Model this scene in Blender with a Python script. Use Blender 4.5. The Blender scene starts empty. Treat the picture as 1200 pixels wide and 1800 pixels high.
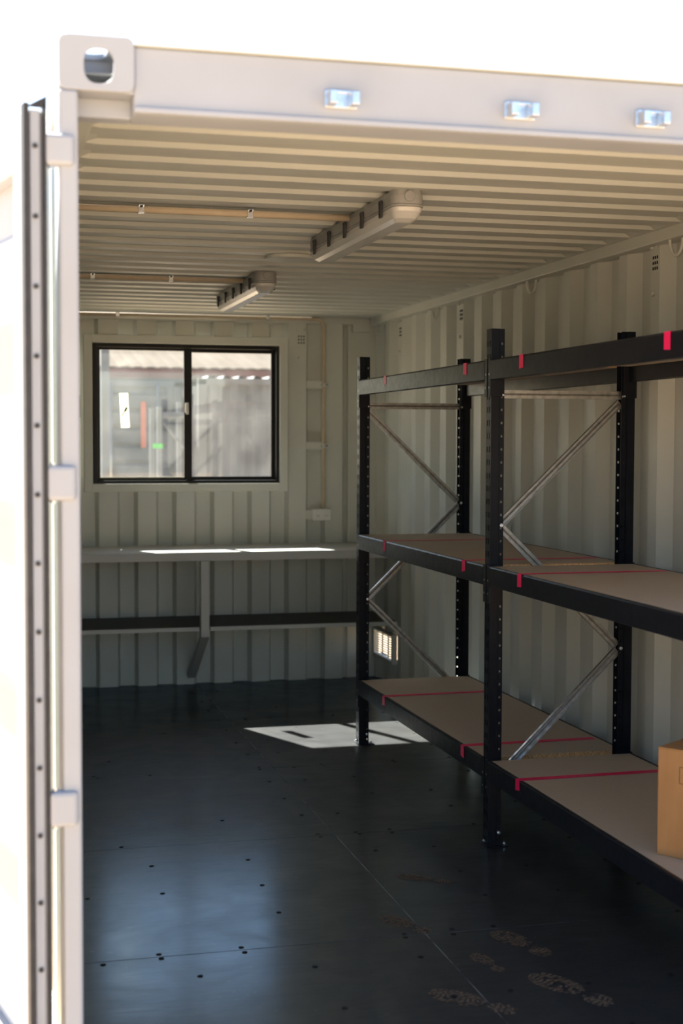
import bpy, math, random
from mathutils import Vector, Matrix
random.seed(7)
scn = bpy.context.scene
COL = scn.collection

# ------------------------------------------------------------------ camera
cam_d = bpy.data.cameras.new('camera')
cam = bpy.data.objects.new('camera', cam_d); COL.objects.link(cam)
YAW, PIT, ROL = 0.2506, -0.0493, 0.0028
_f = Vector((math.sin(YAW)*math.cos(PIT), math.cos(YAW)*math.cos(PIT), math.sin(PIT)))
_r = Vector((math.cos(YAW), -math.sin(YAW), 0)); _u = _r.cross(_f)
_R = _r*math.cos(ROL) + _u*math.sin(ROL); _U = _u*math.cos(ROL) - _r*math.sin(ROL)
cam.matrix_world = Matrix((( _R.x,_U.x,-_f.x,-1.4024), (_R.y,_U.y,-_f.y,-3.1694), (_R.z,_U.z,-_f.z,1.5585), (0,0,0,1)))
cam_d.sensor_fit = 'VERTICAL'; cam_d.sensor_height = 36.0; cam_d.sensor_width = 24.0
cam_d.lens = 2524.06/1800*36
cam_d.clip_start = 0.05; cam_d.clip_end = 500
cam_d.dof.use_dof = True; cam_d.dof.focus_distance = 5.6; cam_d.dof.aperture_fstop = 2.8
scn.camera = cam

# ------------------------------------------------------------------ sky, sun, exposure
world = bpy.data.worlds.new('world'); scn.world = world; world.use_nodes = True
nt = world.node_tree; nt.nodes.clear()
wo = nt.nodes.new('ShaderNodeOutputWorld'); bg = nt.nodes.new('ShaderNodeBackground'); sk = nt.nodes.new('ShaderNodeTexSky')
sk.sky_type = 'NISHITA'; sk.sun_disc = False
TO_SUN = Vector((-0.426, 1.0, 1.017)).normalized()
sk.sun_elevation = math.asin(TO_SUN.z); sk.sun_rotation = math.atan2(TO_SUN.x, TO_SUN.y)
sk.air_density = 1.0; sk.dust_density = 0.8; sk.ozone_density = 1.0
bg.inputs['Strength'].default_value = 0.20
nt.links.new(sk.outputs['Color'], bg.inputs['Color']); nt.links.new(bg.outputs['Background'], wo.inputs['Surface'])
sd = bpy.data.lights.new('sun', 'SUN'); sd.energy = 21.0; sd.angle = math.radians(0.53); sd.color = (1.0, 0.95, 0.87)
sun = bpy.data.objects.new('sun', sd); COL.objects.link(sun)
sun.rotation_euler = TO_SUN.to_track_quat('Z', 'Y').to_euler(); sun.location = (-6, 14, 16)
vs = scn.view_settings
vs.view_transform = 'Standard'; vs.look = 'None'; vs.gamma = 1.0; vs.use_curve_mapping = False; vs.exposure = 0.74

# ------------------------------------------------------------------ materials
def mat(name, col, rough=0.5, metal=0.0, col2=None, nscale=8.0, nmix=(0.35, 0.65), bump=0.0, bscale=60.0, spec=0.5, rough2=None, stretch=(1,1,1), detail=4.0):
    m = bpy.data.materials.new(name); m.use_nodes = True
    t = m.node_tree; b = t.nodes['Principled BSDF']
    b.inputs['Base Color'].default_value = (*col, 1); b.inputs['Roughness'].default_value = rough
    b.inputs['Metallic'].default_value = metal; b.inputs['Specular IOR Level'].default_value = spec
    tc = t.nodes.new('ShaderNodeTexCoord'); mp = t.nodes.new('ShaderNodeMapping'); mp.inputs['Scale'].default_value = stretch
    t.links.new(tc.outputs['Object'], mp.inputs['Vector'])
    if col2 or rough2 is not None:
        n = t.nodes.new('ShaderNodeTexNoise'); n.inputs['Scale'].default_value = nscale; n.inputs['Detail'].default_value = detail
        t.links.new(mp.outputs['Vector'], n.inputs['Vector'])
        mr = t.nodes.new('ShaderNodeMapRange'); mr.inputs['From Min'].default_value = nmix[0]; mr.inputs['From Max'].default_value = nmix[1]
        t.links.new(n.outputs['Fac'], mr.inputs['Value'])
        if col2:
            mx = t.nodes.new('ShaderNodeMix'); mx.data_type = 'RGBA'
            mx.inputs['A'].default_value = (*col, 1); mx.inputs['B'].default_value = (*col2, 1)
            t.links.new(mr.outputs['Result'], mx.inputs['Factor']); t.links.new(mx.outputs['Result'], b.inputs['Base Color'])
        if rough2 is not None:
            r2 = t.nodes.new('ShaderNodeMapRange'); r2.inputs['To Min'].default_value = rough; r2.inputs['To Max'].default_value = rough2
            t.links.new(mr.outputs['Result'], r2.inputs['Value']); t.links.new(r2.outputs['Result'], b.inputs['Roughness'])
    if bump > 0:
        n2 = t.nodes.new('ShaderNodeTexNoise'); n2.inputs['Scale'].default_value = bscale; n2.inputs['Detail'].default_value = 3
        t.links.new(mp.outputs['Vector'], n2.inputs['Vector'])
        bp = t.nodes.new('ShaderNodeBump'); bp.inputs['Strength'].default_value = bump; bp.inputs['Distance'].default_value = 0.002
        t.links.new(n2.outputs['Fac'], bp.inputs['Height']); t.links.new(bp.outputs['Normal'], b.inputs['Normal'])
    return m

M = {}
M['paint'] = mat('cream_steel_paint', (0.605, 0.615, 0.56), 0.42, col2=(0.565, 0.575, 0.52), nscale=3.0, bump=0.05, bscale=5, rough2=0.55)
M['paint_out_toned'] = mat('steel_paint_light_toned', (0.395, 0.42, 0.465), 0.55, col2=(0.37, 0.39, 0.425), nscale=4.0, bump=0.05, bscale=30)  # same off-white as inside; darker, cooler tone puts the open-air lighting into the colour
M['navy'] = mat('dark_powder_coat', (0.0055, 0.0065, 0.011), 0.34, col2=(0.0075, 0.0085, 0.014), nscale=30, rough2=0.42, spec=0.2)
M['galv'] = mat('galvanised_steel', (0.52, 0.51, 0.49), 0.30, 0.9, col2=(0.36, 0.35, 0.33), nscale=45, rough2=0.45, stretch=(1,1,1))
M['zinc'] = mat('bright_zinc', (0.75, 0.77, 0.80), 0.25, 0.9, col2=(0.6, 0.63, 0.68), nscale=60)
M['board'] = mat('particle_board', (0.60, 0.49, 0.37), 0.62, col2=(0.47, 0.375, 0.28), nscale=420, nmix=(0.3, 0.7), bump=0.1, bscale=600, detail=2)
M['chip'] = mat('particle_board_edge', (0.66, 0.42, 0.20), 0.8, col2=(0.34, 0.18, 0.07), nscale=260, nmix=(0.42, 0.62), bump=0.6, bscale=400, detail=2)
M['tape'] = mat('hot_pink_tape', (0.95, 0.006, 0.13), 0.45, col2=(0.88, 0.006, 0.115), nscale=40)
M['card'] = mat('corrugated_cardboard', (0.46, 0.235, 0.088), 0.75, col2=(0.41, 0.20, 0.072), nscale=22, bump=0.08, bscale=12, stretch=(1,1,0.25))
M['cardink'] = mat('box_print_ink', (0.10, 0.04, 0.012), 0.8, col2=(0.13, 0.05, 0.016), nscale=60)
M['cardtape'] = mat('brown_packing_tape', (0.20, 0.11, 0.05), 0.25, col2=(0.17, 0.09, 0.04), nscale=20)
M['black_alu'] = mat('black_aluminium', (0.0035, 0.0035, 0.004), 0.42, col2=(0.005, 0.005, 0.006), nscale=30, spec=0.25)
M['rubber'] = mat('dark_rubber', (0.022, 0.022, 0.026), 0.6, col2=(0.035, 0.034, 0.036), nscale=25)
M['pvc'] = mat('cream_conduit', (0.60, 0.50, 0.36), 0.6, col2=(0.56, 0.46, 0.33), nscale=20, spec=0.15)
M['plastic'] = mat('grey_plastic', (0.32, 0.32, 0.31), 0.42, col2=(0.29, 0.29, 0.28), nscale=25)
M['white_plastic'] = mat('white_plastic', (0.72, 0.71, 0.67), 0.35, col2=(0.68, 0.67, 0.63), nscale=20)
M['hole'] = mat('black_opening', (0.004, 0.004, 0.004), 0.9, col2=(0.006, 0.006, 0.006), nscale=20)
M['bench'] = mat('pale_bench_paint', (0.50, 0.50, 0.48), 0.45, col2=(0.47, 0.47, 0.45), nscale=9)
M['darkply'] = mat('black_form_ply', (0.010, 0.010, 0.010), 0.5, col2=(0.016, 0.015, 0.014), nscale=14)
M['sunlit_cream'] = mat('sunlit_sill_cream', (0.85, 0.85, 0.62), 0.5, col2=(0.82, 0.82, 0.58), nscale=20)  # pale yellow only for the sill strip, sunlight put into the colour
M['ground'] = mat('pale_gravel_yard', (0.50, 0.355, 0.225), 0.9, col2=(0.42, 0.295, 0.18), nscale=1.3, bump=0.6, bscale=80)
M['grey_cont'] = mat('grey_weathered_steel', (0.075, 0.10, 0.13), 0.6, col2=(0.12, 0.135, 0.15), nscale=1.6, stretch=(1,1,0.3))
M['pale_cont'] = mat('pale_grey_steel', (0.155, 0.16, 0.165), 0.6, col2=(0.12, 0.123, 0.126), nscale=2.2, stretch=(3,3,0.2))
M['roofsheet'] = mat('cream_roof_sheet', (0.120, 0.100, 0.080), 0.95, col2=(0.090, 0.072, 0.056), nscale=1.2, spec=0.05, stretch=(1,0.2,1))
M['fascia'] = mat('brown_red_fascia', (0.22, 0.09, 0.075), 0.6, col2=(0.18, 0.075, 0.06), nscale=6)
M['brickwall'] = mat('grey_render_wall', (0.42, 0.40, 0.37), 0.8, col2=(0.36, 0.34, 0.32), nscale=3)
M['red'] = mat('red_paint', (0.46, 0.12, 0.085), 0.5, col2=(0.40, 0.105, 0.075), nscale=15)
M['green'] = mat('green_tag', (0.06, 0.42, 0.08), 0.5, col2=(0.05, 0.36, 0.07), nscale=15)
M['dust'] = mat('brown_boot_dust', (0.19, 0.13, 0.085), 0.85, col2=(0.06, 0.042, 0.03), nscale=90, nmix=(0.4, 0.62))
M['gapdust'] = mat('pale_joint_dust', (0.34, 0.34, 0.34), 0.9, col2=(0.05, 0.05, 0.05), nscale=9, nmix=(0.40, 0.60))
M['diffuser'] = mat('frosted_diffuser', (0.62, 0.61, 0.58), 0.16, col2=(0.58, 0.57, 0.54), nscale=6)

# black painted plywood: dark base with dusty smears, fine scratches and uneven gloss
def floor_mat():
    m = bpy.data.materials.new('black_painted_plywood'); m.use_nodes = True; t = m.node_tree; b = t.nodes['Principled BSDF']
    geo = t.nodes.new('ShaderNodeNewGeometry')
    def noise(scale, detail, st=(1,1,1), dist=0.0):
        mp = t.nodes.new('ShaderNodeMapping'); mp.inputs['Scale'].default_value = st
        n = t.nodes.new('ShaderNodeTexNoise'); n.inputs['Scale'].default_value = scale; n.inputs['Detail'].default_value = detail; n.inputs['Distortion'].default_value = dist
        t.links.new(geo.outputs['Position'], mp.inputs['Vector']); t.links.new(mp.outputs['Vector'], n.inputs['Vector']); return n.outputs['Fac']
    def rng(v, a, c, d=0.0, e=1.0):
        r = t.nodes.new('ShaderNodeMapRange'); r.inputs['From Min'].default_value = a; r.inputs['From Max'].default_value = c
        r.inputs['To Min'].default_value = d; r.inputs['To Max'].default_value = e; t.links.new(v, r.inputs['Value']); return r.outputs['Result']
    def mix(f, A, B):
        x = t.nodes.new('ShaderNodeMix'); x.data_type = 'RGBA'
        for s, v in (('A', A), ('B', B)):
            if isinstance(v, tuple): x.inputs[s].default_value = (*v, 1)
            else: t.links.new(v, x.inputs[s])
        t.links.new(f, x.inputs['Factor']); return x.outputs['Result']
    smear = rng(noise(2.2, 6, (1,1,1), 1.2), 0.50, 0.74, 0, 0.75)
    grain = rng(noise(9, 5, (0.35, 6, 1), 0.4), 0.5, 0.8, 0, 0.5)
    spots = rng(noise(38, 2), 0.66, 0.74, 0, 0.6)
    c = mix(smear, (0.032, 0.033, 0.035), (0.060, 0.058, 0.054))
    c = mix(grain, c, (0.040, 0.042, 0.046))
    c = mix(spots, c, (0.075, 0.066, 0.055))
    t.links.new(c, b.inputs['Base Color'])
    a1 = t.nodes.new('ShaderNodeMath'); a1.operation = 'ADD'
    t.links.new(rng(noise(3.0, 6, (1,1,1), 1.6), 0.35, 0.7, 0.46, 0.56), a1.inputs[0])
    t.links.new(rng(noise(16, 4, (0.4, 3, 1), 1.0), 0.45, 0.75, 0.0, 0.06), a1.inputs[1])
    t.links.new(a1.outputs[0], b.inputs['Roughness'])
    bp = t.nodes.new('ShaderNodeBump'); bp.inputs['Strength'].default_value = 0.10; bp.inputs['Distance'].default_value = 0.0025
    t.links.new(noise(20, 4, (0.5, 3.0, 1), 0.5), bp.inputs['Height']); t.links.new(bp.outputs['Normal'], b.inputs['Normal'])
    b.inputs['Specular IOR Level'].default_value = 0.18
    o = t.nodes['Material Output']; gl = t.nodes.new('ShaderNodeBsdfGlossy'); gl.inputs['Color'].default_value = (0.70, 0.87, 1.0, 1)
    t.links.new(rng(noise(3.0, 6, (1,1,1), 1.6), 0.3, 0.75, 0.15, 0.24), gl.inputs['Roughness']); t.links.new(bp.outputs['Normal'], gl.inputs['Normal'])
    fr_ = t.nodes.new('ShaderNodeFresnel'); fr_.inputs['IOR'].default_value = 1.5
    mn = t.nodes.new('ShaderNodeMath'); mn.operation = 'MINIMUM'; mn.inputs[1].default_value = 0.15; t.links.new(fr_.outputs[0], mn.inputs[0])
    ms = t.nodes.new('ShaderNodeMixShader'); t.links.new(mn.outputs[0], ms.inputs[0]); t.links.new(b.outputs[0], ms.inputs[1]); t.links.new(gl.outputs[0], ms.inputs[2]); t.links.new(ms.outputs[0], o.inputs['Surface'])
    return m
M['floor'] = floor_mat()

def glass_mat():
    m = bpy.data.materials.new('dusty_window_glass'); m.use_nodes = True; t = m.node_tree; t.nodes.clear()
    o = t.nodes.new('ShaderNodeOutputMaterial'); tr = t.nodes.new('ShaderNodeBsdfTransparent'); gl = t.nodes.new('ShaderNodeBsdfGlossy'); tl = t.nodes.new('ShaderNodeBsdfTranslucent')
    tr.inputs['Color'].default_value = (0.96, 0.98, 0.97, 1); gl.inputs['Roughness'].default_value = 0.02; tl.inputs['Color'].default_value = (0.8, 0.8, 0.78, 1)
    tc = t.nodes.new('ShaderNodeTexCoord'); n = t.nodes.new('ShaderNodeTexNoise'); n.inputs['Scale'].default_value = 5; n.inputs['Detail'].default_value = 5
    t.links.new(tc.outputs['Object'], n.inputs['Vector'])
    mr = t.nodes.new('ShaderNodeMapRange'); mr.inputs['From Min'].default_value = 0.35; mr.inputs['From Max'].default_value = 0.75; mr.inputs['To Min'].default_value = 0.004; mr.inputs['To Max'].default_value = 0.02
    t.links.new(n.outputs['Fac'], mr.inputs['Value'])
    m1 = t.nodes.new('ShaderNodeMixShader'); m1.inputs[0].default_value = 0.05
    t.links.new(tr.outputs[0], m1.inputs[1]); t.links.new(gl.outputs[0], m1.inputs[2])
    m2 = t.nodes.new('ShaderNodeMixShader'); t.links.new(mr.outputs['Result'], m2.inputs[0])
    t.links.new(m1.outputs[0], m2.inputs[1]); t.links.new(tl.outputs[0], m2.inputs[2]); t.links.new(m2.outputs[0], o.inputs['Surface'])
    return m
M['glass'] = glass_mat()

def paper_mat():
    m = mat('translucent_label_paper', (0.85, 0.84, 0.60), 0.6, col2=(0.82, 0.80, 0.56), nscale=20); t = m.node_tree
    o = t.nodes['Material Output']; b = t.nodes['Principled BSDF']; tl = t.nodes.new('ShaderNodeBsdfTranslucent'); tl.inputs['Color'].default_value = (0.85, 0.84, 0.58, 1)
    ms = t.nodes.new('ShaderNodeMixShader'); ms.inputs[0].default_value = 0.5
    t.links.new(b.outputs[0], ms.inputs[1]); t.links.new(tl.outputs[0], ms.inputs[2]); t.links.new(ms.outputs[0], o.inputs['Surface']); return m
M['paper'] = paper_mat()

# ------------------------------------------------------------------ mesh helpers
class MB:
    def __init__(s): s.v = []; s.f = []
    def quad(s, *p): n = len(s.v); s.v += [tuple(q) for q in p]; s.f.append(tuple(range(n, n+len(p)))); return s
    def box(s, x0, x1, y0, y1, z0, z1):
        n = len(s.v)
        s.v += [(x0,y0,z0),(x1,y0,z0),(x1,y1,z0),(x0,y1,z0),(x0,y0,z1),(x1,y0,z1),(x1,y1,z1),(x0,y1,z1)]
        s.f += [tuple(n+i for i in q) for q in ((0,3,2,1),(4,5,6,7),(0,1,5,4),(1,2,6,5),(2,3,7,6),(3,0,4,7))]; return s
    def rings(s, rings, cap=True):       # closed loops joined one after another
        n = len(s.v); k = len(rings[0])
        for r in rings: s.v += [tuple(q) for q in r]
        for i in range(len(rings)-1):
            for j in range(k):
                a = n+i*k+j; b = n+i*k+(j+1) % k; s.f.append((a, b, b+k, a+k))
        if cap: s.f.append(tuple(n+j for j in reversed(range(k)))); s.f.append(tuple(n+(len(rings)-1)*k+j for j in range(k)))
        return s
    def tube(s, pts, r, seg=10):
        P = [Vector(p) for p in pts]; rr = []
        for i, p in enumerate(P):
            d = (P[min(i+1, len(P)-1)] - P[max(i-1, 0)]).normalized()
            h = Vector((0,0,1)) if abs(d.z) < 0.9 else Vector((1,0,0))
            if i and abs((P[-1]-P[0]).normalized().z) < 0.999: h = ref
            e1 = (h - d*h.dot(d)).normalized(); ref = e1; e2 = d.cross(e1)
            rr.append([p + (e1*math.cos(2*math.pi*j/seg) + e2*math.sin(2*math.pi*j/seg))*r for j in range(seg)])
        return s.rings(rr)
    def cyl(s, c, ax, r, h, seg=12):     # centre of base, axis vector
        c = Vector(c); a = Vector(ax).normalized(); return s.tube([c, c+a*h], r, seg)
    def strip(s, pts, t):                # open polyline of (P, Q) edges -> sheet
        return s
    def build(s, name, m, parent=None, bevel=0.0, solid=0.0, smooth=False, loc=None):
        me = bpy.data.meshes.new(name); me.from_pydata(s.v, [], s.f); me.update()
        me.materials.append(M[m] if isinstance(m, str) else m)
        o = bpy.data.objects.new(name, me); COL.objects.link(o)
        if parent is not None: o.parent = parent
        if loc is not None: o.location = loc
        if solid: md = o.modifiers.new('solid', 'SOLIDIFY'); md.thickness = solid; md.offset = 0
        if bevel: md = o.modifiers.new('bevel', 'BEVEL'); md.width = bevel; md.segments = 2; md.limit_method = 'ANGLE'; md.angle_limit = math.radians(40)
        if smooth:
            for p in me.polygons: p.use_smooth = len(p.vertices) < 5
        return o
def tag(o, label, cat=None, group=None, kind=None):
    o['label'] = label
    if cat: o['category'] = cat
    if group: o['group'] = group
    if kind: o['kind'] = kind
    return o
def empty(name, loc=(0,0,0), rz=0.0):
    o = bpy.data.objects.new(name, None); COL.objects.link(o); o.location = loc; o.rotation_euler = (0,0,rz); o.empty_display_size = 0.1; return o
def copy_part(src, parent, loc=(0,0,0), rot=(0,0,0)):
    c = src.copy(); COL.objects.link(c); c.parent = parent; c.location = loc; c.rotation_euler = rot; return c
def box(name, m, parent, b, bevel=0.0): return MB().box(*b).build(name, m, parent, bevel)
def struct(o, label): o['kind'] = 'structure'; o['label'] = label; return o

# plate with an oval hole: o origin corner, ux/uy unit axes, size w h, hole centre (cx,cy) radii (rx,ry), thickness along n
def holed_plate(mb, o, ux, uy, w, h, cx, cy, rx, ry, th, rc=0.012, N=48):
    o = Vector(o); ux = Vector(ux); uy = Vector(uy); n = ux.cross(uy)*th
    outer, inner = [], []
    for i in range(N):
        a = 2*math.pi*i/N; dx, dy = math.cos(a), math.sin(a)
        ts = []
        if dx > 1e-9: ts.append((w-cx)/dx)
        if dx < -1e-9: ts.append(-cx/dx)
        if dy > 1e-9: ts.append((h-cy)/dy)
        if dy < -1e-9: ts.append(-cy/dy)
        tt = min(ts); X, Y = cx+dx*tt, cy+dy*tt
        # round the outer corners
        ccx = min(max(X, rc), w-rc); ccy = min(max(Y, rc), h-rc)
        if (X < rc or X > w-rc) and (Y < rc or Y > h-rc):
            d = Vector((X-ccx, Y-ccy)); d = d.normalized()*rc if d.length > 0 else d; X, Y = ccx+d.x, ccy+d.y
        outer.append((X, Y))
        e = (abs(dx)**2.6 + abs(dy)**2.6)**(-1/2.6)
        inner.append((cx+dx*rx*e, cy+dy*ry*e))
    P = lambda q, k: o + ux*q[0] + uy*q[1] + n*k
    n0 = len(mb.v)
    for ring, k in ((outer,0),(inner,0),(outer,1),(inner,1)): mb.v += [tuple(P(q,k)) for q in ring]
    for i in range(N):
        j = (i+1) % N
        mb.f += [(n0+i, n0+N+i, n0+N+j, n0+j), (n0+2*N+i, n0+2*N+j, n0+3*N+j, n0+3*N+i), (n0+i, n0+j, n0+2*N+j, n0+2*N+i), (n0+N+i, n0+3*N+i, n0+3*N+j, n0+N+j)]
    return mb

# corrugated profile: list of (s, depth) points for a repeat of (flat_in, slope, flat_out, slope)
def corr(start, end, phase, fi, sl, fo, d):
    pitch = fi+fo+2*sl; out = []; k = math.floor((start-phase)/pitch)-1
    def dep(s):
        u = (s-phase) % pitch
        if u < fi: return 0.0
        if u < fi+sl: return d*(u-fi)/sl
        if u < fi+sl+fo: return d
        return d*(1-(u-fi-sl-fo)/sl)
    S = {start, end}
    while phase+k*pitch < end:
        for q in (0, fi, fi+sl, fi+sl+fo):
            s = phase+k*pitch+q
            if start < s < end: S.add(s)
        k += 1
    return [(s, dep(s)) for s in sorted(S)], dep

# ------------------------------------------------------------------ ground outside
g = MB().quad((-70,-60,0),(70,-60,0),(70,110,0),(-70,110,0)).build('ground', 'ground', None, loc=(0,0,-0.16))
struct(g, 'pale tan gravel yard around the container')

# ------------------------------------------------------------------ container shell
Z_ROOF, YB = 2.362, 5.93
floor = MB().box(-1.17, 1.19, -0.02, 5.97, -0.06, -0.0012).build('floor', 'gapdust'); struct(floor, 'black painted plywood floor with pale dusty joints')
joints = [-0.02, 1.10, 2.285, 3.487, 4.69, 5.93]
G = 0.0014
panels = {}
for k in range(5):
    for sx, (a, b) in enumerate(((-1.16, -0.03), (-0.03, 1.165))):
        e = random.uniform(-0.0006, 0.0006)
        panels[k, sx] = box('floor_panel', 'floor', floor, (a+G, b-G, joints[k]+G, joints[k+1]-G, -0.03, 0.0+e), 0.0004)
scr0 = None
def screw(x, y, k, sx):
    global scr0
    if scr0 is None:
        scr0 = MB().cyl((0,0,0.0), (0,0,1), 0.0085, 0.0016, 10).build('screw', 'hole', panels[k, sx], loc=(x, y, 0)); return
    copy_part(scr0, panels[k, sx], (x, y, 0))
for k in range(5):
    for y in ([joints[k]+0.02] + [joints[k]+0.32, joints[k]+0.61, joints[k]+0.93] + [joints[k+1]-0.02]):
        for sx, xs in ((0, (-1.05, -0.78, -0.432, -0.10)), (1, (0.06, 0.295, 0.56, 0.86))):
            for i, x in enumerate(xs):
                edge = y in (joints[k]+0.02, joints[k+1]-0.02)
                if random.random() < 0.3: continue
                screw(x + random.uniform(-.008, .008) - (0.09 if edge and i == 1 else 0) - (0.19 if edge and i == 2 and sx == 0 else 0), y + random.uniform(-.006, .006), k, sx)

# boot prints: dusty tread marks lying on the panels
def boot(x, y, ang, s, panel):
    mb = MB(); ca, sa = math.cos(ang), math.sin(ang)
    W = lambda u, v: (x + s*(u*ca - v*sa), y + s*(u*sa + v*ca), 0.0011)
    def halfw(v): return 0.048*math.sqrt(max(0.0, 1-((v-0.03)/0.088)**2)) if v > -0.06 else 0.036*math.sqrt(max(0.0, 1-((v+0.115)/0.045)**2))
    v = -0.156
    while v < 0.114:
        a, b = v, v+0.0105; n = 6
        for i in range(n):
            u0, u1 = -1+2*i/n, -1+2*(i+1)/n
            if random.random() < 0.16: continue
            wv = lambda u: 0.005*math.sin(u*5.0+v*20)
            if halfw(a) > 0.004 or halfw(b) > 0.004:
                mb.quad(W(u0*halfw(a), a+wv(u0)), W(u1*halfw(a), a+wv(u1)), W(u1*halfw(b), b+wv(u1)), W(u0*halfw(b), b+wv(u0)))
        v += 0.0145
    return mb.build('boot_print', 'dust', panel)
boot(-0.075, 1.215, 0.5, 0.8, panels[1,0]); boot(0.225, 0.97, 0.35, 0.95, panels[0,1]); boot(0.22, 0.585, 0.45, 1.1, panels[0,1])
boot(-0.085, 0.56, 0.75, 1.0, panels[0,0]); boot(0.125, 1.66, 0.9, 0.75, panels[1,1]); boot(0.07, 0.83, 0.2, 0.6, panels[0,1])

# ceiling: pressed ribs across the roof, tapering out before the rails
def make_roof(name, m, x0, x1, y0, y1, z, phase, d=0.013, tx=1.075, parent=None):
    mb = MB(); fi, sl, fo = 0.080, 0.014, 0.101
    pts, dep = corr(y0, y1, phase, fi, sl, fo, d)
    xs = [x0, -tx-0.03, -tx, tx, tx+0.03, x1]; cx = 0
    for (ya, da), (yb, db) in zip(pts, pts[1:]):
        for i in range(5):
            w = [0,0,1,1,0,0]
            mb.quad((xs[i],ya,z+da*w[i]), (xs[i],yb,z+db*w[i]), (xs[i+1],yb,z+db*w[i+1]), (xs[i+1],ya,z+da*w[i+1]))
    return mb.build(name, m, parent, solid=0.002)
ceiling = make_roof('ceiling', 'paint', -1.17, 1.17, 0.06, 5.975, Z_ROOF, 0.60); struct(ceiling, 'corrugated cream steel ceiling of the container')
mb = MB(); N = 40
for k in (0,):
    top = [(-0.06+0.108*math.cos(2*math.pi*i/N), 2.985+0.108*math.sin(2*math.pi*i/N)) for i in range(N)]
    mb.rings([[(x,y,2.345) for x,y in top], [(x,y,2.3615) for x,y in top]])
disc = mb.build('ceiling_plate', 'paint', ceiling, 0.004); disc['label'] = 'round cream blanking plate'

# right wall (inner flats at x = 1.165) with a low vent opening; left wall mirrors it
def side_wall(name, sgn, opening):
    mb = MB(); pts, dep = corr(0.10, 5.965, 1.926, 0.074, 0.069, 0.074, 0.036)
    ys = sorted({p[0] for p in pts} | ({5.52, 5.93} if opening else set()))
    zs = [-0.02, 0.165, 0.317, 2.345] if opening else [-0.02, 2.345]
    for ya, yb in zip(ys, ys[1:]):
        for za, zb in zip(zs, zs[1:]):
            if opening and ya >= 5.519 and yb <= 5.931 and za > 0.1 and zb < 0.4: continue
            xa, xb = sgn*(1.165+dep(ya)), sgn*(1.165+dep(yb))
            mb.quad((xa,ya,za),(xb,yb,za),(xb,yb,zb),(xa,ya,zb))
    return mb.build(name, 'paint', None, solid=0.002)
wall_right = struct(side_wall('wall_right', 1, True), 'corrugated cream steel side wall behind the dark shelving')
wall_left = struct(side_wall('wall_left', -1, False), 'corrugated cream steel side wall beside the open door')

# wall vents: nine punched holes, knobs above and below
def vent(parent, P, a, n):   # P centre, a = in-wall horizontal axis, n = outward normal into the room
    P = Vector(P); a = Vector(a); n = Vector(n); z = Vector((0,0,1)); mb = MB()
    for i in range(3):
        for j in range(3):
            c = P + a*(i-1)*0.017 + z*(j-1)*0.021 + n*0.0006
            u, v = a*0.0042, z*0.0058
            mb.rings([[c-u-v-n*.0005, c+u-v-n*.0005, c+u+v-n*.0005, c-u+v-n*.0005], [c-u-v+n*.001, c+u-v+n*.001, c+u+v+n*.001, c-u+v+n*.001]])
    mb.build('vent_holes', 'hole', parent)
    for da, dz in ((-0.026, 0.062), (0.024, 0.066), (-0.012, -0.118)):
        c = P + a*da + z*dz; MB().cyl(c, n, 0.009, 0.012, 10).build('vent_bolt', 'paint', parent, 0.003)
for y, z in ((1.962, 2.252), (4.25, 2.245), (5.395, 2.235)): vent(wall_right, (1.164, y, z), (0,-1,0), (-1,0,0))

# low side vent: frame, dividers and wire mesh
vf = MB().box(1.148,1.185,5.505,5.523,0.145,0.337).box(1.148,1.185,5.927,5.945,0.145,0.337).box(1.148,1.185,5.523,5.927,0.145,0.165).box(1.148,1.185,5.523,5.927,0.317,0.337)
vfo = vf.build('side_vent', 'paint', wall_right, 0.003)
for y in (5.655, 5.79): box('vent_divider', 'paint', vfo, (1.166,1.174,y-.006,y+.006,0.165,0.317))
for i in range(9):
    z = 0.165+0.0152*(i+1); box('vent_blade', 'paint', vfo, (1.169,1.172,5.523,5.927,z-.0042,z+.0042))

# back wall with the window opening
mb = MB(); pts, dep = corr(-1.17, 0.975, -0.643, 0.1135, 0.020, 0.090, 0.055)
WX0, WX1, WZ0, WZ1 = -0.70, 0.532, 1.262, 2.186
xs = sorted({p[0] for p in pts} | {WX0, WX1}); zs = [-0.02, WZ0, WZ1, 2.318]
for xa, xb in zip(xs, xs[1:]):
    for za, zb in zip(zs, zs[1:]):
        if xa >= WX0-1e-6 and xb <= WX1+1e-6 and za == WZ0: continue
        mb.quad((xa,YB+dep(xa),za),(xb,YB+dep(xb),za),(xb,YB+dep(xb),zb),(xa,YB+dep(xa),zb))
wall_back = struct(mb.build('wall_back', 'paint', None, solid=0.002), 'corrugated grey-cream end wall around the window')
vent(wall_back, (0.655, YB-0.001, 2.213), (1,0,0), (0,-1,0))
for z0, z1 in ((1.898,1.95), (1.504,1.552), (1.050,1.112)):
    box('conduit_batten', 'paint', wall_back, (0.690,0.845,YB-0.004,YB+0.006,z0,z1), 0.001)
box('conduit_batten', 'paint', wall_back, (-0.90,-0.752,YB-0.004,YB+0.006,1.70,1.84), 0.001)

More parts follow.
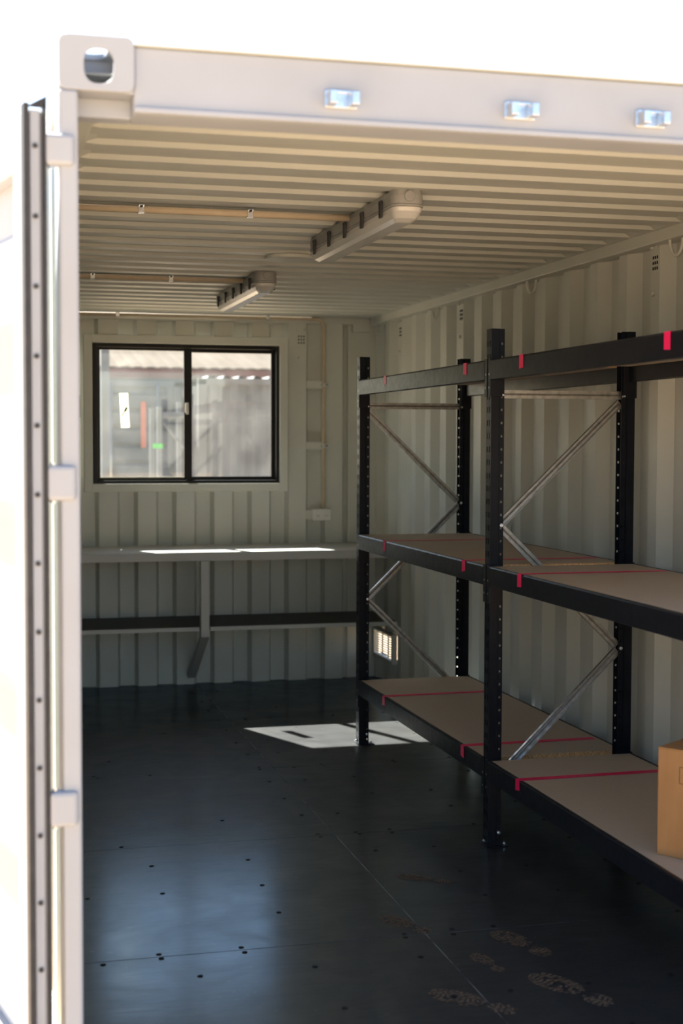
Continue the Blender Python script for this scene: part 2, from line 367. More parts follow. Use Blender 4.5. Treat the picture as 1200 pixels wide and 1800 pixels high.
# rails and posts
def trim(name, label, boxes, m='paint', bevel=0.004):
    mb = MB()
    for b in boxes: mb.box(*b)
    return struct(mb.build(name, m, None, bevel), label)
rail_r = trim('trim_1', 'cream steel roof rail along the top of the shelving wall', [(1.118,1.215,0.135,5.99,2.316,2.366), (1.172,1.214,0.18,6.05,2.367,2.405)])
rail_l = trim('trim_2', 'cream steel roof rail above the door side wall', [(-1.215,-1.118,0.135,5.99,2.316,2.366), (-1.214,-1.172,0.18,6.05,2.367,2.405)])
rail_b = trim('trim_3', 'cream steel roof rail above the window wall', [(-1.118,1.0,YB-0.008,YB+0.06,2.316,2.3635), (-1.17,1.17,YB+0.047,YB+0.12,2.316,2.405)])
for k, (sx, lab) in enumerate(((1, 'cream corner post where shelving wall meets window wall'), (-1, 'cream corner post of window wall on the door side'))):
    xs_ = sorted((sx*0.974, sx*1.19)); 
    trim('trim_%d' % (4+k), lab, [(xs_[0], xs_[1], YB+0.03, YB+0.08, -0.02, 2.36)])
corner_cap = box('corner_gusset', 'paint', rail_b, (1.0,1.118,YB-0.005,YB+0.05,2.27,2.36), 0.003)
sill_r = trim('baseboard_right', 'cream bottom rail along the shelving wall', [(1.166,1.215,0.05,5.99,-0.16,-0.004)])
sill_l = trim('baseboard_left', 'cream bottom rail along the door side wall', [(-1.215,-1.166,0.05,5.99,-0.16,-0.004)])
sill_b = trim('baseboard_back', 'cream bottom rail under the window wall', [(-1.166,1.166,YB+0.02,YB+0.09,-0.16,-0.004)])
sill_f = trim('trim_6', 'white door sill across the container mouth', [(-1.057,1.057,0.0,0.14,-0.16,-0.03)], 'paint_out_toned')
# lashing rings under the right rail
ring = None
for y in (0.45, 1.757, 3.198, 4.64, 5.80):
    if ring is None:
        pts = [(0.0, 0.032*math.cos(a), -0.062*math.sin(a)) for a in [math.pi*i/14 for i in range(15)]]
        ring = MB().tube([(0,0.032,0.014)]+pts+[(0,-0.032,0.014)], 0.0065, 8).build('lashing_ring', 'paint', rail_r, smooth=True, loc=(1.146,y,2.318)); ring.rotation_euler = (0,0,0.35)
    else: copy_part(ring, rail_r, (1.146,y,2.318), (0,0,0.35))

# door header with corner castings and lock keepers
header = struct(MB().box(-1.057,1.057,0.012,0.13,2.271,2.414).build('trim_7', 'paint_out_toned', None, 0.005), 'white steel door header beam across the container mouth')
box('drip_lip', 'paint_out_toned', header, (-1.057,1.057,0.0,0.0125,2.271,2.283), 0.002)
box('top_edge', 'paint', header, (-1.057,1.057,0.004,0.13,2.4145,2.419), 0.001)
for sx in (-1, 1):
    mb = MB(); xa = -1.219 if sx < 0 else 1.057
    hole_x = 0.086 if sx < 0 else 0.162-0.086
    holed_plate(mb, (xa,0.0,2.312), (1,0,0), (0,0,1), 0.162, 0.118, hole_x, 0.0545, 0.032, 0.0385, -0.014, 0.016)
    holed_plate(mb, (xa,0.015,2.4165), (1,0,0), (0,1,0), 0.162, 0.163, 0.081, 0.085, 0.031, 0.055, 0.0135, 0.01)
    xo = xa if sx < 0 else xa+0.150
    mb.box(xo, xo+0.012, 0.0135, 0.166, 2.326, 2.42)
    mb.box(xa+0.0, xa+0.162, 0.014, 0.178, 2.312, 2.326)
    mb.box(xa, xa+0.162, 0.166, 0.178, 2.326, 2.418)
    xi = xa+0.150 if sx < 0 else xa
    mb.box(xi, xi+0.012, 0.014, 0.166, 2.326, 2.418)
    mb.build('corner_casting', 'paint_out_toned', header, 0.002)
    xg = (-1.178,-1.057) if sx < 0 else (1.057,1.178)
    box('header_end', 'paint_out_toned', header, (xg[0],xg[1],0.075,0.13,2.271,2.312), 0.002)
kp = None
for x in (-0.593, -0.164, 0.168):
    if kp is None:
        kp = MB().box(-0.038,0.038,-0.006,0.0,-0.020,0.020).box(-0.034,-0.016,-0.044,-0.006,-0.018,0.012).box(0.016,0.034,-0.044,-0.006,-0.018,0.012).box(-0.034,0.034,-0.010,-0.006,0.012,0.020).build('lock_keeper', 'zinc', header, 0.003, loc=(x,0.012,2.328))
    else: copy_part(kp, header, (x,0.012,2.328))

# corner posts at the mouth, with hinge lugs on the left one
post = struct(MB().box(-1.219,-1.178,0.0,0.16,-0.16,2.312).build('trim_8', 'paint_out_toned', None, 0.007), 'white corner post carrying the hinges of the open door')
post_r = struct(MB().box(1.178,1.219,0.0,0.16,-0.16,2.312).build('trim_9', 'paint_out_toned', None, 0.007), 'white corner post on the shelving side of the mouth')
for z0, z1 in ((2.147,2.214), (1.428,1.504), (0.713,0.790), (0.04,0.115)):
    lug = MB().box(-1.248,-1.187,-0.014,0.030,z0,z1).build('hinge_lug', 'paint_out_toned', post, 0.009)
    MB().cyl((-1.236,0.006,z0-0.006),(0,0,1),0.006,z1-z0+0.012,10).build('hinge_pin', 'zinc', lug)

# left door leaf folded back along the container side
DA = math.radians(102.9)
door = empty('door_1', (-1.252, 0.004, 0.0), DA); struct(door, 'white container door leaf folded back against the outside with black rubber seal')
DW, D0, D1, DT = 1.14, 0.03, 2.262, 0.040
box('door_frame', 'paint_out_toned', door, (0.0,0.10,0.0,DT,D0,D1), 0.004)
box('door_frame', 'paint_out_toned', door, (DW-0.10,DW,0.0,DT,D0,D1), 0.004)
box('door_frame', 'paint_out_toned', door, (0.10,DW-0.10,0.0,DT,D0,D0+0.12), 0.004)
box('door_frame', 'paint_out_toned', door, (0.10,DW-0.10,0.0,DT,D1-0.12,D1), 0.004)
mb = MB(); pts, dep = corr(D0+0.12, D1-0.12, D0+0.19, 0.16, 0.05, 0.14, 0.030)
for (za,da),(zb,db) in zip(pts, pts[1:]): mb.quad((0.10,0.034-da,za),(DW-0.10,0.034-da,za),(DW-0.10,0.034-db,zb),(0.10,0.034-db,zb))
mb.build('door_panel', 'paint_out_toned', door, solid=0.002)
box('gasket', 'rubber', door, (-0.016,0.012,0.0345,0.046,D0-0.01,D1+0.012), 0.002)
box('gasket', 'rubber', door, (-0.014,0.0,-0.004,0.004,D0-0.01,D1+0.02), 0.001)
st = box('seal_strip', 'paint_out_toned', door, (-0.006,0.0,0.0095,0.030,D0,D1), 0.001)
rv = None
for i in range(15):
    z = 0.10 + i*0.149
    if rv is None: rv = MB().cyl((0,0,0),(-1,0,0),0.0055,0.004,10).build('rivet', 'rubber', st, loc=(-0.006,0.0195,z))
    else: copy_part(rv, st, (-0.006,0.0195,z))
mb = MB(); mb.rings([[(-0.014,-0.004,D1+0.004),(-0.014,0.040,D1+0.004),(-0.014,-0.004,D1+0.030)], [(-0.009,-0.004,D1+0.004),(-0.009,0.040,D1+0.004),(-0.009,-0.004,D1+0.030)]])
mb.build('gasket_corner', 'rubber', door)
for z in (0.75, 1.46, 2.18): box('hinge_blade', 'paint_out_toned', door, (-0.004,0.10,-0.012,0.0,z-0.034,z+0.034), 0.003)

# ------------------------------------------------------------------ window
win = empty('window_1', (0,YB,0)); struct(win, 'black framed sliding window in a cream surround on the end wall')
def frame4(name, m, parent, x0, x1, z0, z1, w, y0, y1, bevel=0.002, wb=None, wt=None):
    wb = wb or w; wt = wt or w
    mb = MB().box(x0,x0+w,y0,y1,z0,z1).box(x1-w,x1,y0,y1,z0,z1).box(x0+w,x1-w,y0,y1,z0,z0+wb).box(x0+w,x1-w,y0,y1,z1-wt,z1)
    return mb.build(name, m, parent, bevel)
frame4('surround', 'paint', win, -0.737, 0.557, 1.236, 2.219, 0.052, -0.050, 0.010, 0.003)
frame4('reveal', 'paint', win, -0.690, 0.522, 1.270, 2.178, 0.012, 0.0, 0.075, 0.001)
frame4('window_frame', 'black_alu', win, -0.678, 0.511, 1.281, 2.168, 0.026, -0.030, 0.045, 0.002)
fl = frame4('sash', 'black_alu', win, -0.654, -0.058, 1.304, 2.146, 0.020, 0.005, 0.022, 0.002)
fr = frame4('sash', 'black_alu', win, -0.104, 0.488, 1.304, 2.146, 0.026, 0.024, 0.040, 0.002)
box('meeting_stile', 'black_alu', fl, (-0.106,-0.056,-0.002,0.023,1.304,2.146), 0.003)
box('pane', 'glass', fl, (-0.640,-0.100,0.012,0.015,1.318,2.132))
box('pane', 'glass', fr, (-0.085,0.468,0.030,0.033,1.324,2.126))
lt = MB().box(-0.096,-0.078,-0.012,-0.002,1.725,1.80).build('latch', 'white_plastic', fl, 0.004)
box('latch_lever', 'white_plastic', lt, (-0.101,-0.094,-0.026,-0.012,1.735,1.795), 0.002)
box('sunlit_sill_strip', 'sunlit_cream', fl, (-0.634,-0.106,0.0055,0.011,1.3205,1.328))  # cream strip for the sunlit outer sill, its brightness painted in
# label stuck on the left pane
lab = empty('window_label', (-0.481, YB+0.0105, 1.748)); lab.rotation_euler = (0, math.radians(-3.0), 0)
tag(lab, 'pale yellow strip label with a black arrow mark on the window glass', 'label')
MB().quad((-0.0265,0,-0.108),(0.0265,0,-0.108),(0.0265,0,0.108),(-0.0265,0,0.108)).build('paper', 'paper', lab)
mb = MB()
for q in (((-0.021,-0.030),(-0.014,-0.034),(0.014,0.006),(0.007,0.011)), ((-0.004,0.0),(0.004,-0.006),(0.024,0.012),(0.010,0.022)), ((0.006,-0.010),(0.014,-0.008),(0.017,0.028),(0.010,0.026))):
    mb.quad(*[(a,-0.0004,b) for a, b in q])
mb.build('printed_mark', 'hole', lab)

# ------------------------------------------------------------------ bench and under-shelf on the end wall
bench = empty('workbench', (0,YB,0)); tag(bench, 'long pale grey wall bench with a lower shelf under the window', 'bench')
bt = MB().box(-1.14,1.14,-0.600,-0.001,0.878,0.894).build('bench_top', 'bench', bench, 0.002)
box('fascia', 'bench', bench, (-1.14,1.14,-0.604,-0.570,0.840,0.8935), 0.003)
for x in (-0.067, ):
    lg = box('bracket_post', 'bench', bench, (x-0.026,x+0.026,-0.600,-0.548,0.382,0.8399), 0.003)
    w = 0.026; A = ((-0.600,0.382),(-0.545,0.440)); 
    mb = MB(); mb.rings([[(x-w,-0.600,0.3815),(x+w,-0.600,0.3815),(x+w,-0.548,0.3815),(x-w,-0.548,0.3815)], [(x-w,-0.040,0.045),(x+w,-0.040,0.045),(x+w,-0.002,0.075),(x-w,-0.002,0.075)]])
    mb.build('bracket_strut', 'bench', bench, 0.002)
    box('bracket_arm', 'bench', bench, (x-0.026,x+0.026,-0.5695,-0.002,0.838,0.8775), 0.002)
sh = box('lower_shelf', 'darkply', bench, (-1.14,1.14,-0.546,-0.001,0.418,0.440))
for x0, x1 in ((-1.14,-0.100), (-0.034,1.14)):
    box('shelf_front', 'darkply', sh, (x0,x1,-0.572,-0.546,0.418,0.440))
    box('shelf_edge', 'bench', sh, (x0,x1,-0.582,-0.5725,0.416,0.4405), 0.001)

# ------------------------------------------------------------------ conduits, clips and outlet
def conduit_clip(parent, P, along, away):
    P = Vector(P); u = Vector(along); n = Vector(away); s = u.cross(n)
    def bx(name, m, a0,a1,b0,b1,c0,c1, par):
        q = [P+u*a+s*b+n*c for c in (c0,c1) for a,b in ((a0,b0),(a1,b0),(a1,b1),(a0,b1))]
        return MB().rings([q[:4], q[4:]]).build(name, m, par, 0.001)
    c = bx('saddle_clip', 'zinc', -0.011,0.011,-0.0125,0.0125,0.010,0.0135, parent)
    bx('clip_foot', 'zinc', -0.010,0.010,-0.034,-0.0125,-0.012,-0.009, c); bx('clip_leg', 'zinc', -0.010,0.010,-0.0145,-0.0122,-0.011,0.012, c); bx('clip_leg', 'zinc', -0.010,0.010,0.0122,0.0145,-0.011,0.012, c)
    MB().cyl(P+s*-0.024+n*-0.009, n, 0.005, 0.004, 8).build('clip_screw', 'hole', c)
    return c
for y, lab_ in ((1.805, 'cream conduit clipped across the ceiling to the nearer light fitting'), (3.875, 'cream conduit clipped across the ceiling to the light fitting by the window')):
    c = MB().tube([(-1.16,y,2.349),(-0.105,y,2.349)], 0.0125, 14).build('ceiling_conduit', 'pvc', None, smooth=True); tag(c, lab_, 'conduit', 'ceiling conduits')
    for x in (-0.84, -0.462): conduit_clip(c, (x,y,2.349), (1,0,0), (0,0,-1))
pts = [(-1.15,YB-0.021,2.346)] + [(0.745+0.055*math.sin(a), YB-0.021, 2.291+0.055*math.cos(a)) for a in [math.pi/2*i/6 for i in range(7)]] + [(0.80,YB-0.021,1.121)]
c = MB().tube(pts, 0.0115, 12).build('wall_conduit', 'pvc', None, smooth=True); tag(c, 'cream conduit running above the window and down to the power outlet', 'conduit')
for x in (-0.525, 0.43): conduit_clip(c, (x,YB-0.021,2.346), (1,0,0), (0,-1,0))
for z in (1.924, 1.528): conduit_clip(c, (0.80,YB-0.018,z), (0,0,-1), (0,-1,0))
out = empty('power_outlet', (0.786,YB,1.082)); tag(out, 'white power outlet box below the wall conduit beside the window', 'outlet')
box('outlet_box', 'white_plastic', out, (-0.061,0.061,-0.046,-0.0045,-0.041,0.038), 0.005)
fp = box('face_plate', 'white_plastic', out, (-0.058,0.058,-0.050,-0.0455,-0.037,0.034), 0.002)
for x in (-0.028, 0.028):
    for dx in (-0.006, 0.006): box('pin_slot', 'hole', fp, (x+dx-0.0012,x+dx+0.0012,-0.0506,-0.0500,-0.012,-0.003))
    box('switch', 'white_plastic', fp, (x-0.005,x+0.005,-0.053,-0.0500,0.012,0.024), 0.001)

# ------------------------------------------------------------------ batten light fittings
def stadium(hw, hl, n=8, e=3.0):
    out = []
    for i in range(4*n):
        a = 2*math.pi*i/(4*n); c, s = math.cos(a), math.sin(a)
        x = hw*math.copysign(abs(c)**(2/e), c); y = math.copysign(abs(s)**(2/e), s)*hw
        out.append((x, y + (hl-hw if s > 0 else -(hl-hw))))
    return out
def batten(y0, y1, label):
    yc, hl = (y0+y1)/2, (y1-y0)/2; x = -0.050
    t = empty('batten_light', (x,yc,2.3615)); tag(t, label, 'light fitting', 'batten lights on the ceiling')
    R = lambda hw, l, z: [(a,b,z) for a,b in stadium(hw,l)]
    MB().rings([R(0.050,hl-0.004,0.0), R(0.054,hl,-0.018), R(0.054,hl,-0.046)]).build('tray', 'plastic', t, 0.002)
    MB().rings([R(0.0555,hl+0.002,-0.0465), R(0.0555,hl+0.002,-0.054)]).build('seal_rim', 'plastic', t, 0.002)
    MB().rings([R(0.052,hl-0.002,-0.0545), R(0.050,hl-0.006,-0.068), R(0.040,hl-0.030,-0.088), R(0.026,hl-0.060,-0.098)]).build('diffuser', 'diffuser', t, 0.002)
    cl = None
    for s in (-1, 1):
        for i in range(5):
            y = -hl+0.13+i*(2*hl-0.26)/4
            if cl is None: cl = MB().box(-0.004,0.004,-0.012,0.012,-0.030,0.026).box(-0.006,0.006,-0.009,0.009,0.014,0.024).build('clip', 'rubber', t, 0.002, loc=(s*0.0595,y,-0.046))
            else: copy_part(cl, t, (s*0.0595,y,-0.046))
    for s in (-1, 1): MB().cyl((0,s*(hl-0.010),-0.022),(0,s,0),0.018,0.016,16).build('end_plug', 'plastic', t, 0.003)
    return t
batten(1.25, 2.45, 'long grey batten light on the ceiling nearer the container mouth')
batten(3.55, 4.72, 'long grey batten light on the ceiling nearer the window')

# ------------------------------------------------------------------ two-bay steel shelving
rack = empty('storage_rack', (0.79,2.0,0)); tag(rack, 'two-bay dark steel shelving with particle board shelves and pink tape marks', 'shelving')
off = Vector((-0.79,-2.0,0))
HS = 1.985
YF = [0.075, 1.968, 3.880]          # front faces of the three frames
UX = (0.497, 1.087); UD, UW = 0.055, 0.055
ZL = (1.868, 1.084, 0.338)
def perf(mb, o, u, w, z0, z1, pitch, cols):    # sheet with rectangular holes; cols = [(centre along u, half width, half height)]
    o = Vector(o); u = Vector(u); z = z0; Z = Vector((0,0,1))
    us = [0.0]
    for c, hw, hh in cols: us += [c-hw, c+hw]
    us.append(w)
    P = lambda a, h: o+u*a+Z*h
    while z < z1-1e-6:
        ze = min(z+pitch, z1)
        for i in range(len(us)-1):
            a, b = us[i], us[i+1]
            if i % 2 == 1 and ze-z > pitch*0.99:
                hh = cols[i//2][2]; m = (z+ze)/2
                mb.quad(P(a,z),P(b,z),P(b,m-hh),P(a,m-hh)); mb.quad(P(a,m+hh),P(b,m+hh),P(b,ze),P(a,ze))
            else: mb.quad(P(a,z),P(b,z),P(b,ze),P(a,ze))
        z = ze
def upright_mesh():
    mb = MB()
    perf(mb, (0,UD,0), (0,-1,0), UD, 0.004, HS, 0.05, [(0.016,0.004,0.011),(0.039,0.004,0.011)])
    for y, s in ((0.0,1),(UD,-1)):
        mb.quad((0,y,0.004),(0.030,y,0.004),(0.030,y,HS),(0,y,HS))
        mb.quad((0.030,y,0.004),(0.034,y+s*0.007,0.004),(0.034,y+s*0.007,HS),(0.030,y,HS))
        perf(mb, (0.034,y+s*0.007,0), (1,0,0), 0.020, 0.004, HS, 0.05, [(0.010,0.0036,0.0042)])
    return mb
up0 = fo0 = bolt0 = None
def bolt(parent, loc, ax='y'):
    global bolt0
    rot = (math.pi/2,0,0) if ax == 'y' else ((0,0,0) if ax == 'z' else (0,-math.pi/2,0))
    if bolt0 is None:
        bolt0 = MB().cyl((0,0,0),(0,0,1),0.0075,0.006,6).cyl((0,0,0.006),(0,0,1),0.004,0.006,8).build('bolt', 'zinc', parent, loc=loc); bolt0.rotation_euler = rot; return bolt0
    return copy_part(bolt0, parent, loc, rot)
riv0 = None
def rivet(parent, loc):
    global riv0
    if riv0 is None: riv0 = MB().cyl((-0.0015,0,0),(1,0,0),0.0042,0.003,8).build('rivet', 'galv', parent, loc=loc); return
    copy_part(riv0, parent, loc)
uprights = {}
for fi_, y in enumerate(YF):
    for side in (0, 1):
        L = Vector((UX[side], y if side == 0 else y+UD, 0)) + off
        R_ = (0,0,0) if side == 0 else (0,0,math.pi)
        if up0 is None: up0 = upright_mesh().build('upright', 'navy', rack, solid=0.0018, loc=L); u = up0
        else: u = copy_part(up0, rack, L, R_)
        uprights[fi_, side] = u
        if fo0 is None: fo0 = MB().box(-0.006,0.085,-0.006,0.061,0.0,0.0035).build('foot_plate', 'navy', u, 0.001); fp_ = fo0
        else: fp_ = copy_part(fo0, u)
        bolt(u, (0.070,0.012,0.0035), 'z'); bolt(u, (0.044,0.0055,0.055)); bolt(u, (-0.002,0.03,0.02), 'x')
# braces: folded channels between the two uprights of a frame
def channel(name, A, B, w, d, flip):
    A = Vector(A)+off; B = Vector(B)+off; t = (B-A).normalized(); y = Vector((0,1 if flip else -1,0)); s = t.cross(y).normalized(); mb = MB()
    prof = [(-w/2,-d),(-w/2,0),(-w*0.12,0),(0,-0.003),(w*0.12,0),(w/2,0),(w/2,-d)]
    for (a,b),(c,e) in zip(prof, prof[1:]):
        mb.quad(A+s*a+y*b, A+s*c+y*e, B+s*c+y*e, B+s*a+y*b)
    return mb.build(name, 'galv', rack, solid=0.0016)
XA, XB = 0.548, 1.036
for k, y in enumerate(YF):
    ym = y+0.026
    mir = (k == 2)
    X0, X1 = (XB, XA) if mir else (XA, XB)
    channel('horizontal_brace', (XA-0.006,ym,1.739), (XB+0.006,ym,1.739), 0.030, 0.014, False)
    zz = [1.712, 1.240, 0.752, 0.262]
    side = 1
    for i in range(3):
        a, b = (X1, X0) if i % 2 == 0 else (X0, X1)
        channel('diagonal_brace', (a,ym+(0.0 if i % 2 else 0.002),zz[i]-(0.008 if i else 0.0)), (b,ym,zz[i+1]+0.008), 0.030, 0.014, bool((i+k) % 2))
    for z, xx in ((1.735,XA),(1.735,XB),(1.240,X0),(0.752,X1)): bolt(rack, Vector((xx-0.006 if xx == XA else xx+0.006, y+0.006, z))+off)
# beams, connectors, boards and tape for both bays
def beam_mesh(L, face):    # local: x across (0 = outer face), y along, z down from top
    prof = [(0,-0.074),(0,-0.006),(0.003,0),(0.013,0),(0.0145,-0.019),(0.036,-0.019),(0.036,-0.074),(0.030,-0.076),(0.004,-0.076)]
    prof = [(face*a,b) for a,b in prof]
    if face < 0: prof = prof[::-1]
    return MB().rings([[(a,0,b) for a,b in prof], [(a,L,b) for a,b in prof]])
for bay in (0, 1):
    ya, yb = YF[bay]+UD+0.005, YF[bay+1]-0.005; L = yb-ya
    protos = {}
    for z in ZL:
        for side in (0, 1):
            loc = Vector((0.490 if side == 0 else 1.094, ya, z))+off
            if side in protos: bm = copy_part(protos[side], rack, loc)
            else: bm = beam_mesh(L, 1 if side == 0 else -1).build('beam', 'navy', rack, loc=loc); protos[side] = bm
            sg = 1 if side == 0 else -1
            for e in (0, 1):
                y0 = -0.0045 if e == 0 else L+0.0005
                xa_, xb_ = sorted((sg*0.004, sg*0.056))
                cn = MB().box(xa_,xb_,y0,y0+0.004,-0.140,0.004)
                xc, xd = sorted((sg*0.0005, sg*0.0045)); ys_ = (y0-0.022, y0+0.004) if e == 0 else (y0, y0+0.026)
                cn.box(xc,xd,ys_[0],ys_[1],-0.140,0.004)
                c_ = cn.build('end_connector', 'navy', bm, 0.0008)
                for dz in (-0.055,-0.105):
                    rivet(c_, (sg*0.0008, (ys_[0]+ys_[1])/2, dz))
        bd = MB().box(0.505-0.79,1.0795-0.79,ya+0.004-2,yb-0.004-2,z-0.018,z-0.0005).build('shelf_board', 'board', rack)
        bd.data.materials.append(M['chip']); 
        for p in bd.data.polygons:
            if abs(p.normal.z) < 0.5: p.material_index = 1
tapes = [(1, 3.395), (1, 2.25), (0, 1.645), (0, 0.533)]
for z in ZL:
    for bay, y in tapes:
        w = 0.0195 if z < 0.5 else 0.019
        if z < 1.5 and bay == 0 and y < 1: continue
        y0, y1 = y-w/1.0-2, y+w/1.0-2
        zt_ = z+0.0006
        skew = random.uniform(-0.012, 0.02)
        mb = MB(); xe = 1.062-0.79; x0 = 0.488-0.79
        mb.rings([[(x0,y0,zt_),(x0,y1,zt_),(xe,y1+skew,zt_),(xe,y0+skew,zt_)], [(x0,y0,zt_+0.0005),(x0,y1,zt_+0.0005),(xe,y1+skew,zt_+0.0005),(xe,y0+skew,zt_+0.0005)]])
        drop = random.uniform(0.040, 0.050); j = random.uniform(-0.007, 0.007)
        mb.rings([[(x0+0.0008,y0,zt_),(x0+0.0008,y1,zt_),(x0+0.0008,y1,z-drop),(x0+0.0008,y0,z-drop+j)], [(x0,y0,zt_),(x0,y1,zt_),(x0,y1,z-drop),(x0,y0,z-drop+j)]])
        tp = mb.build('tape_strip', 'tape', rack); tp['label'] = 'hot pink tape strip'

# ------------------------------------------------------------------ cardboard box on the low shelf
bxo = empty('cardboard_box', (0.548,0.670,0.3381), math.atan2(-0.832,0.555)); tag(bxo, 'brown cardboard box standing on the lowest particle board shelf', 'box')
W_, D_, H_ = 0.42, 0.32, 0.322      # local x along the seen face, local y into the shelf
box('carton', 'card', bxo, (0.0,W_,0.0,D_,0.0,H_-0.004), 0.002)
box('flap', 'card', bxo, (0.0,W_,0.0,D_/2-0.0015,H_-0.004,H_), 0.001); box('flap', 'card', bxo, (0.0,W_,D_/2+0.0015,D_,H_-0.004,H_), 0.001)
box('packing_tape', 'cardtape', bxo, (0.0,W_,D_/2-0.025,D_/2+0.025,H_,H_+0.0005))
mb = MB()
for x in (0.070, ):
    a, b, c_, d_ = x, x+0.075, 0.222, 0.272; w = 0.0018
    for q in ((a,a+w,c_,d_),(b-w,b,c_,d_),(a+w,b-w,c_,c_+w),(a+w,b-w,d_-w,d_)): mb.box(q[0],q[1],-0.0006,-0.0001,q[2],q[3])
mb.build('printed_frame', 'cardink', bxo)

# ------------------------------------------------------------------ yard beyond the window
def yard_container(name, label, m, x0, x1, y0, y1, side_front):
    t = empty(name, ((x0+x1)/2,y0,-0.16)); tag(t, label, 'container', 'shipping containers in the yard')
    o = Vector((-(x0+x1)/2, -y0, 0.16)); H = 2.43
    zb = -0.159+o.z
    X0, X1, Y0, Y1 = x0+o.x, x1+o.x, 0.0, y1-y0; Zt = H+o.z
    for (a, b) in ((X0,X0+0.12),(X1-0.12,X1)):
        for (c, d) in ((Y0,Y0+0.12),(Y1-0.12,Y1)): box('corner_post', m, t, (a,b,c,d,zb,Zt-0.04), 0.01)
    box('top_rail', m, t, (X0,X1,Y0,Y0+0.06,Zt-0.12,Zt-0.03), 0.005); box('top_rail', m, t, (X0,X1,Y1-0.06,Y1,Zt-0.12,Zt-0.03), 0.005)
    box('bottom_rail', m, t, (X0,X1,Y0,Y0+0.06,zb,zb+0.14), 0.005)
    def sheet(horizontal, a, b, fn, nm):
        pts, dep = corr(a, b, a+0.05, 0.072, 0.068, 0.070, 0.036); mb = MB()
        for (p,da),(q,db) in zip(pts, pts[1:]): mb.quad(*fn(p,da,q,db))
        return mb.build(nm, m, t, solid=0.002)
    z1, z2 = zb+0.14, Zt-0.12
    sheet(0, X0+0.12, X1-0.12, lambda p,da,q,db: ((p,Y1-0.02-da,z1),(q,Y1-0.02-db,z1),(q,Y1-0.02-db,z2),(p,Y1-0.02-da,z2)), 'side_sheet')
    for xx in (X0+0.02, X1-0.06): sheet(0, Y0+0.12, Y1-0.12, lambda p,da,q,db: ((xx+da,p,z1),(xx+db,q,z1),(xx+db,q,z2),(xx+da,p,z2)), 'side_sheet')
    a0, a1 = (X0, X1) if side_front else (Y0, Y1)
    pts, dep = corr(a0, a1, a0+0.03, 0.085, 0.025, 0.074, 0.030) ; mb = MB()
    for (p,da),(q,db) in zip(pts, pts[1:]):
        if side_front: mb.quad((p,Y0,Zt-0.03+da),(q,Y0,Zt-0.03+db),(q,Y1,Zt-0.03+db),(p,Y1,Zt-0.03+da))
        else: mb.quad((X0,p,Zt-0.03+da),(X1,p,Zt-0.03+da),(X1,q,Zt-0.03+db),(X0,q,Zt-0.03+db))
    mb.build('roof_sheet', m, t, solid=0.003)
    if side_front:
        sheet(0, X0+0.12, X1-0.12, lambda p,da,q,db: ((p,Y0+0.02+da,z1),(q,Y0+0.02+db,z1),(q,Y0+0.02+db,z2),(p,Y0+0.02+da,z2)), 'side_sheet')
    else:
        xm = (X0+X1)/2
        for (a, b) in ((X0+0.125,xm-0.008),(xm+0.008,X1-0.125)):
            d = box('door_leaf', m, t, (a,b,0.045,0.06,z1,z2), 0.003)
            k = 0; z = z1+0.07
            while z < z2-0.15: box('door_rib', m, d, (a+0.09,b-0.09,-0.005,0.0455,z,z+0.19), 0.010); z += 0.245
            for x in (a, b-0.09): box('door_stile', m, d, (x,x+0.09,-0.004,0.0455,z1,z2), 0.004)
            for x in (a+0.22, b-0.22):
                MB().tube([(x,-0.026,z1-0.06),(x,-0.026,z2+0.05)], 0.017, 10).build('lock_rod', 'galv', d, smooth=True)
    return t
cB = yard_container('shipping_container', 'blue-grey shipping container showing its ribbed door end through the left pane', 'grey_cont', -1.00, 1.44, 17.0, 23.0, False)
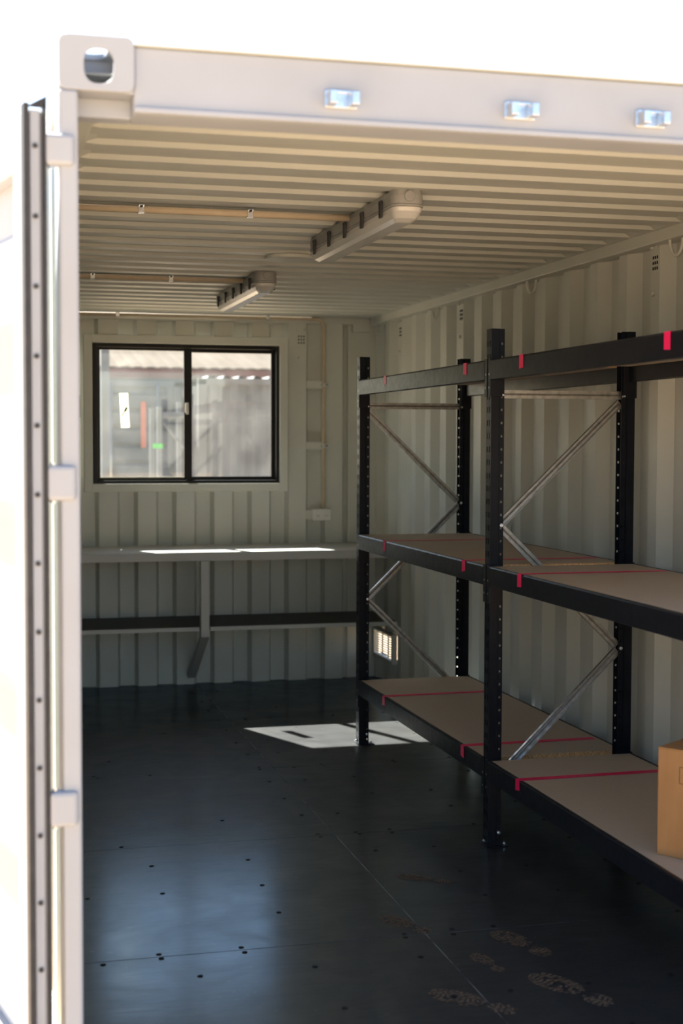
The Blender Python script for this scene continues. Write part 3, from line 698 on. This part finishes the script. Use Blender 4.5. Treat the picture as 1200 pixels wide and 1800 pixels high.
cA = yard_container('shipping_container', 'pale grey shipping container seen side-on through the right pane', 'pale_cont', 1.52, 7.57, 16.0, 18.44, True)
sl_ = box('red_strip', 'red', cB, (0.64,0.71,-0.055,-0.048,1.62,2.26)); sl_['label'] = 'red reflective strip'
# stillage frame standing in front of the door end
sf = empty('stillage', (0.85,13.3,-0.16)); tag(sf, 'grey welded steel frame with a diagonal brace in front of the ribbed container', 'frame')
for x in (-0.185, 0.14):
    for y in (0.0, 0.7): box('leg', 'grey_cont', sf, (x-0.03,x+0.03,y,y+0.06,0.0,2.10 if x < 0 else 2.18), 0.004)
for z in (1.98, 1.22, 0.35):
    for y in (0.005, 0.705): box('rail', 'grey_cont', sf, (-0.155,0.11,y,y+0.05,z,z+0.06), 0.004)
MB().tube([(-0.15,0.02,1.93),(0.10,0.02,1.63)], 0.016, 8).build('diagonal_brace', 'grey_cont', sf)
gt = box('tag', 'green', sf, (-0.265,-0.15,-0.012,0.0,1.63,1.685)); gt['label'] = 'small green tag'
pl = MB().box(-0.045,0.045,-0.045,0.045,0.0,3.9).box(-0.10,0.10,-0.10,0.10,0.0,0.02).box(-0.05,0.05,-0.05,0.05,3.9,3.92).build('steel_pole', 'grey_cont', None, 0.006, loc=(-0.015,12.6,-0.16)); tag(pl, 'slim dark steel pole rising at the left edge of the window view', 'pole')
# shed with a ribbed cream roof behind the containers
sh = empty('shed', (2.5,24.0,-0.16)); tag(sh, 'low shed with a cream ribbed roof and brown fascia behind the containers', 'building')
box('shed_wall', 'brickwall', sh, (-7.0,9.0,0.5,9.0,0.0,2.86))
box('fascia', 'fascia', sh, (-7.3,9.3,0.0,0.06,2.86,3.07))
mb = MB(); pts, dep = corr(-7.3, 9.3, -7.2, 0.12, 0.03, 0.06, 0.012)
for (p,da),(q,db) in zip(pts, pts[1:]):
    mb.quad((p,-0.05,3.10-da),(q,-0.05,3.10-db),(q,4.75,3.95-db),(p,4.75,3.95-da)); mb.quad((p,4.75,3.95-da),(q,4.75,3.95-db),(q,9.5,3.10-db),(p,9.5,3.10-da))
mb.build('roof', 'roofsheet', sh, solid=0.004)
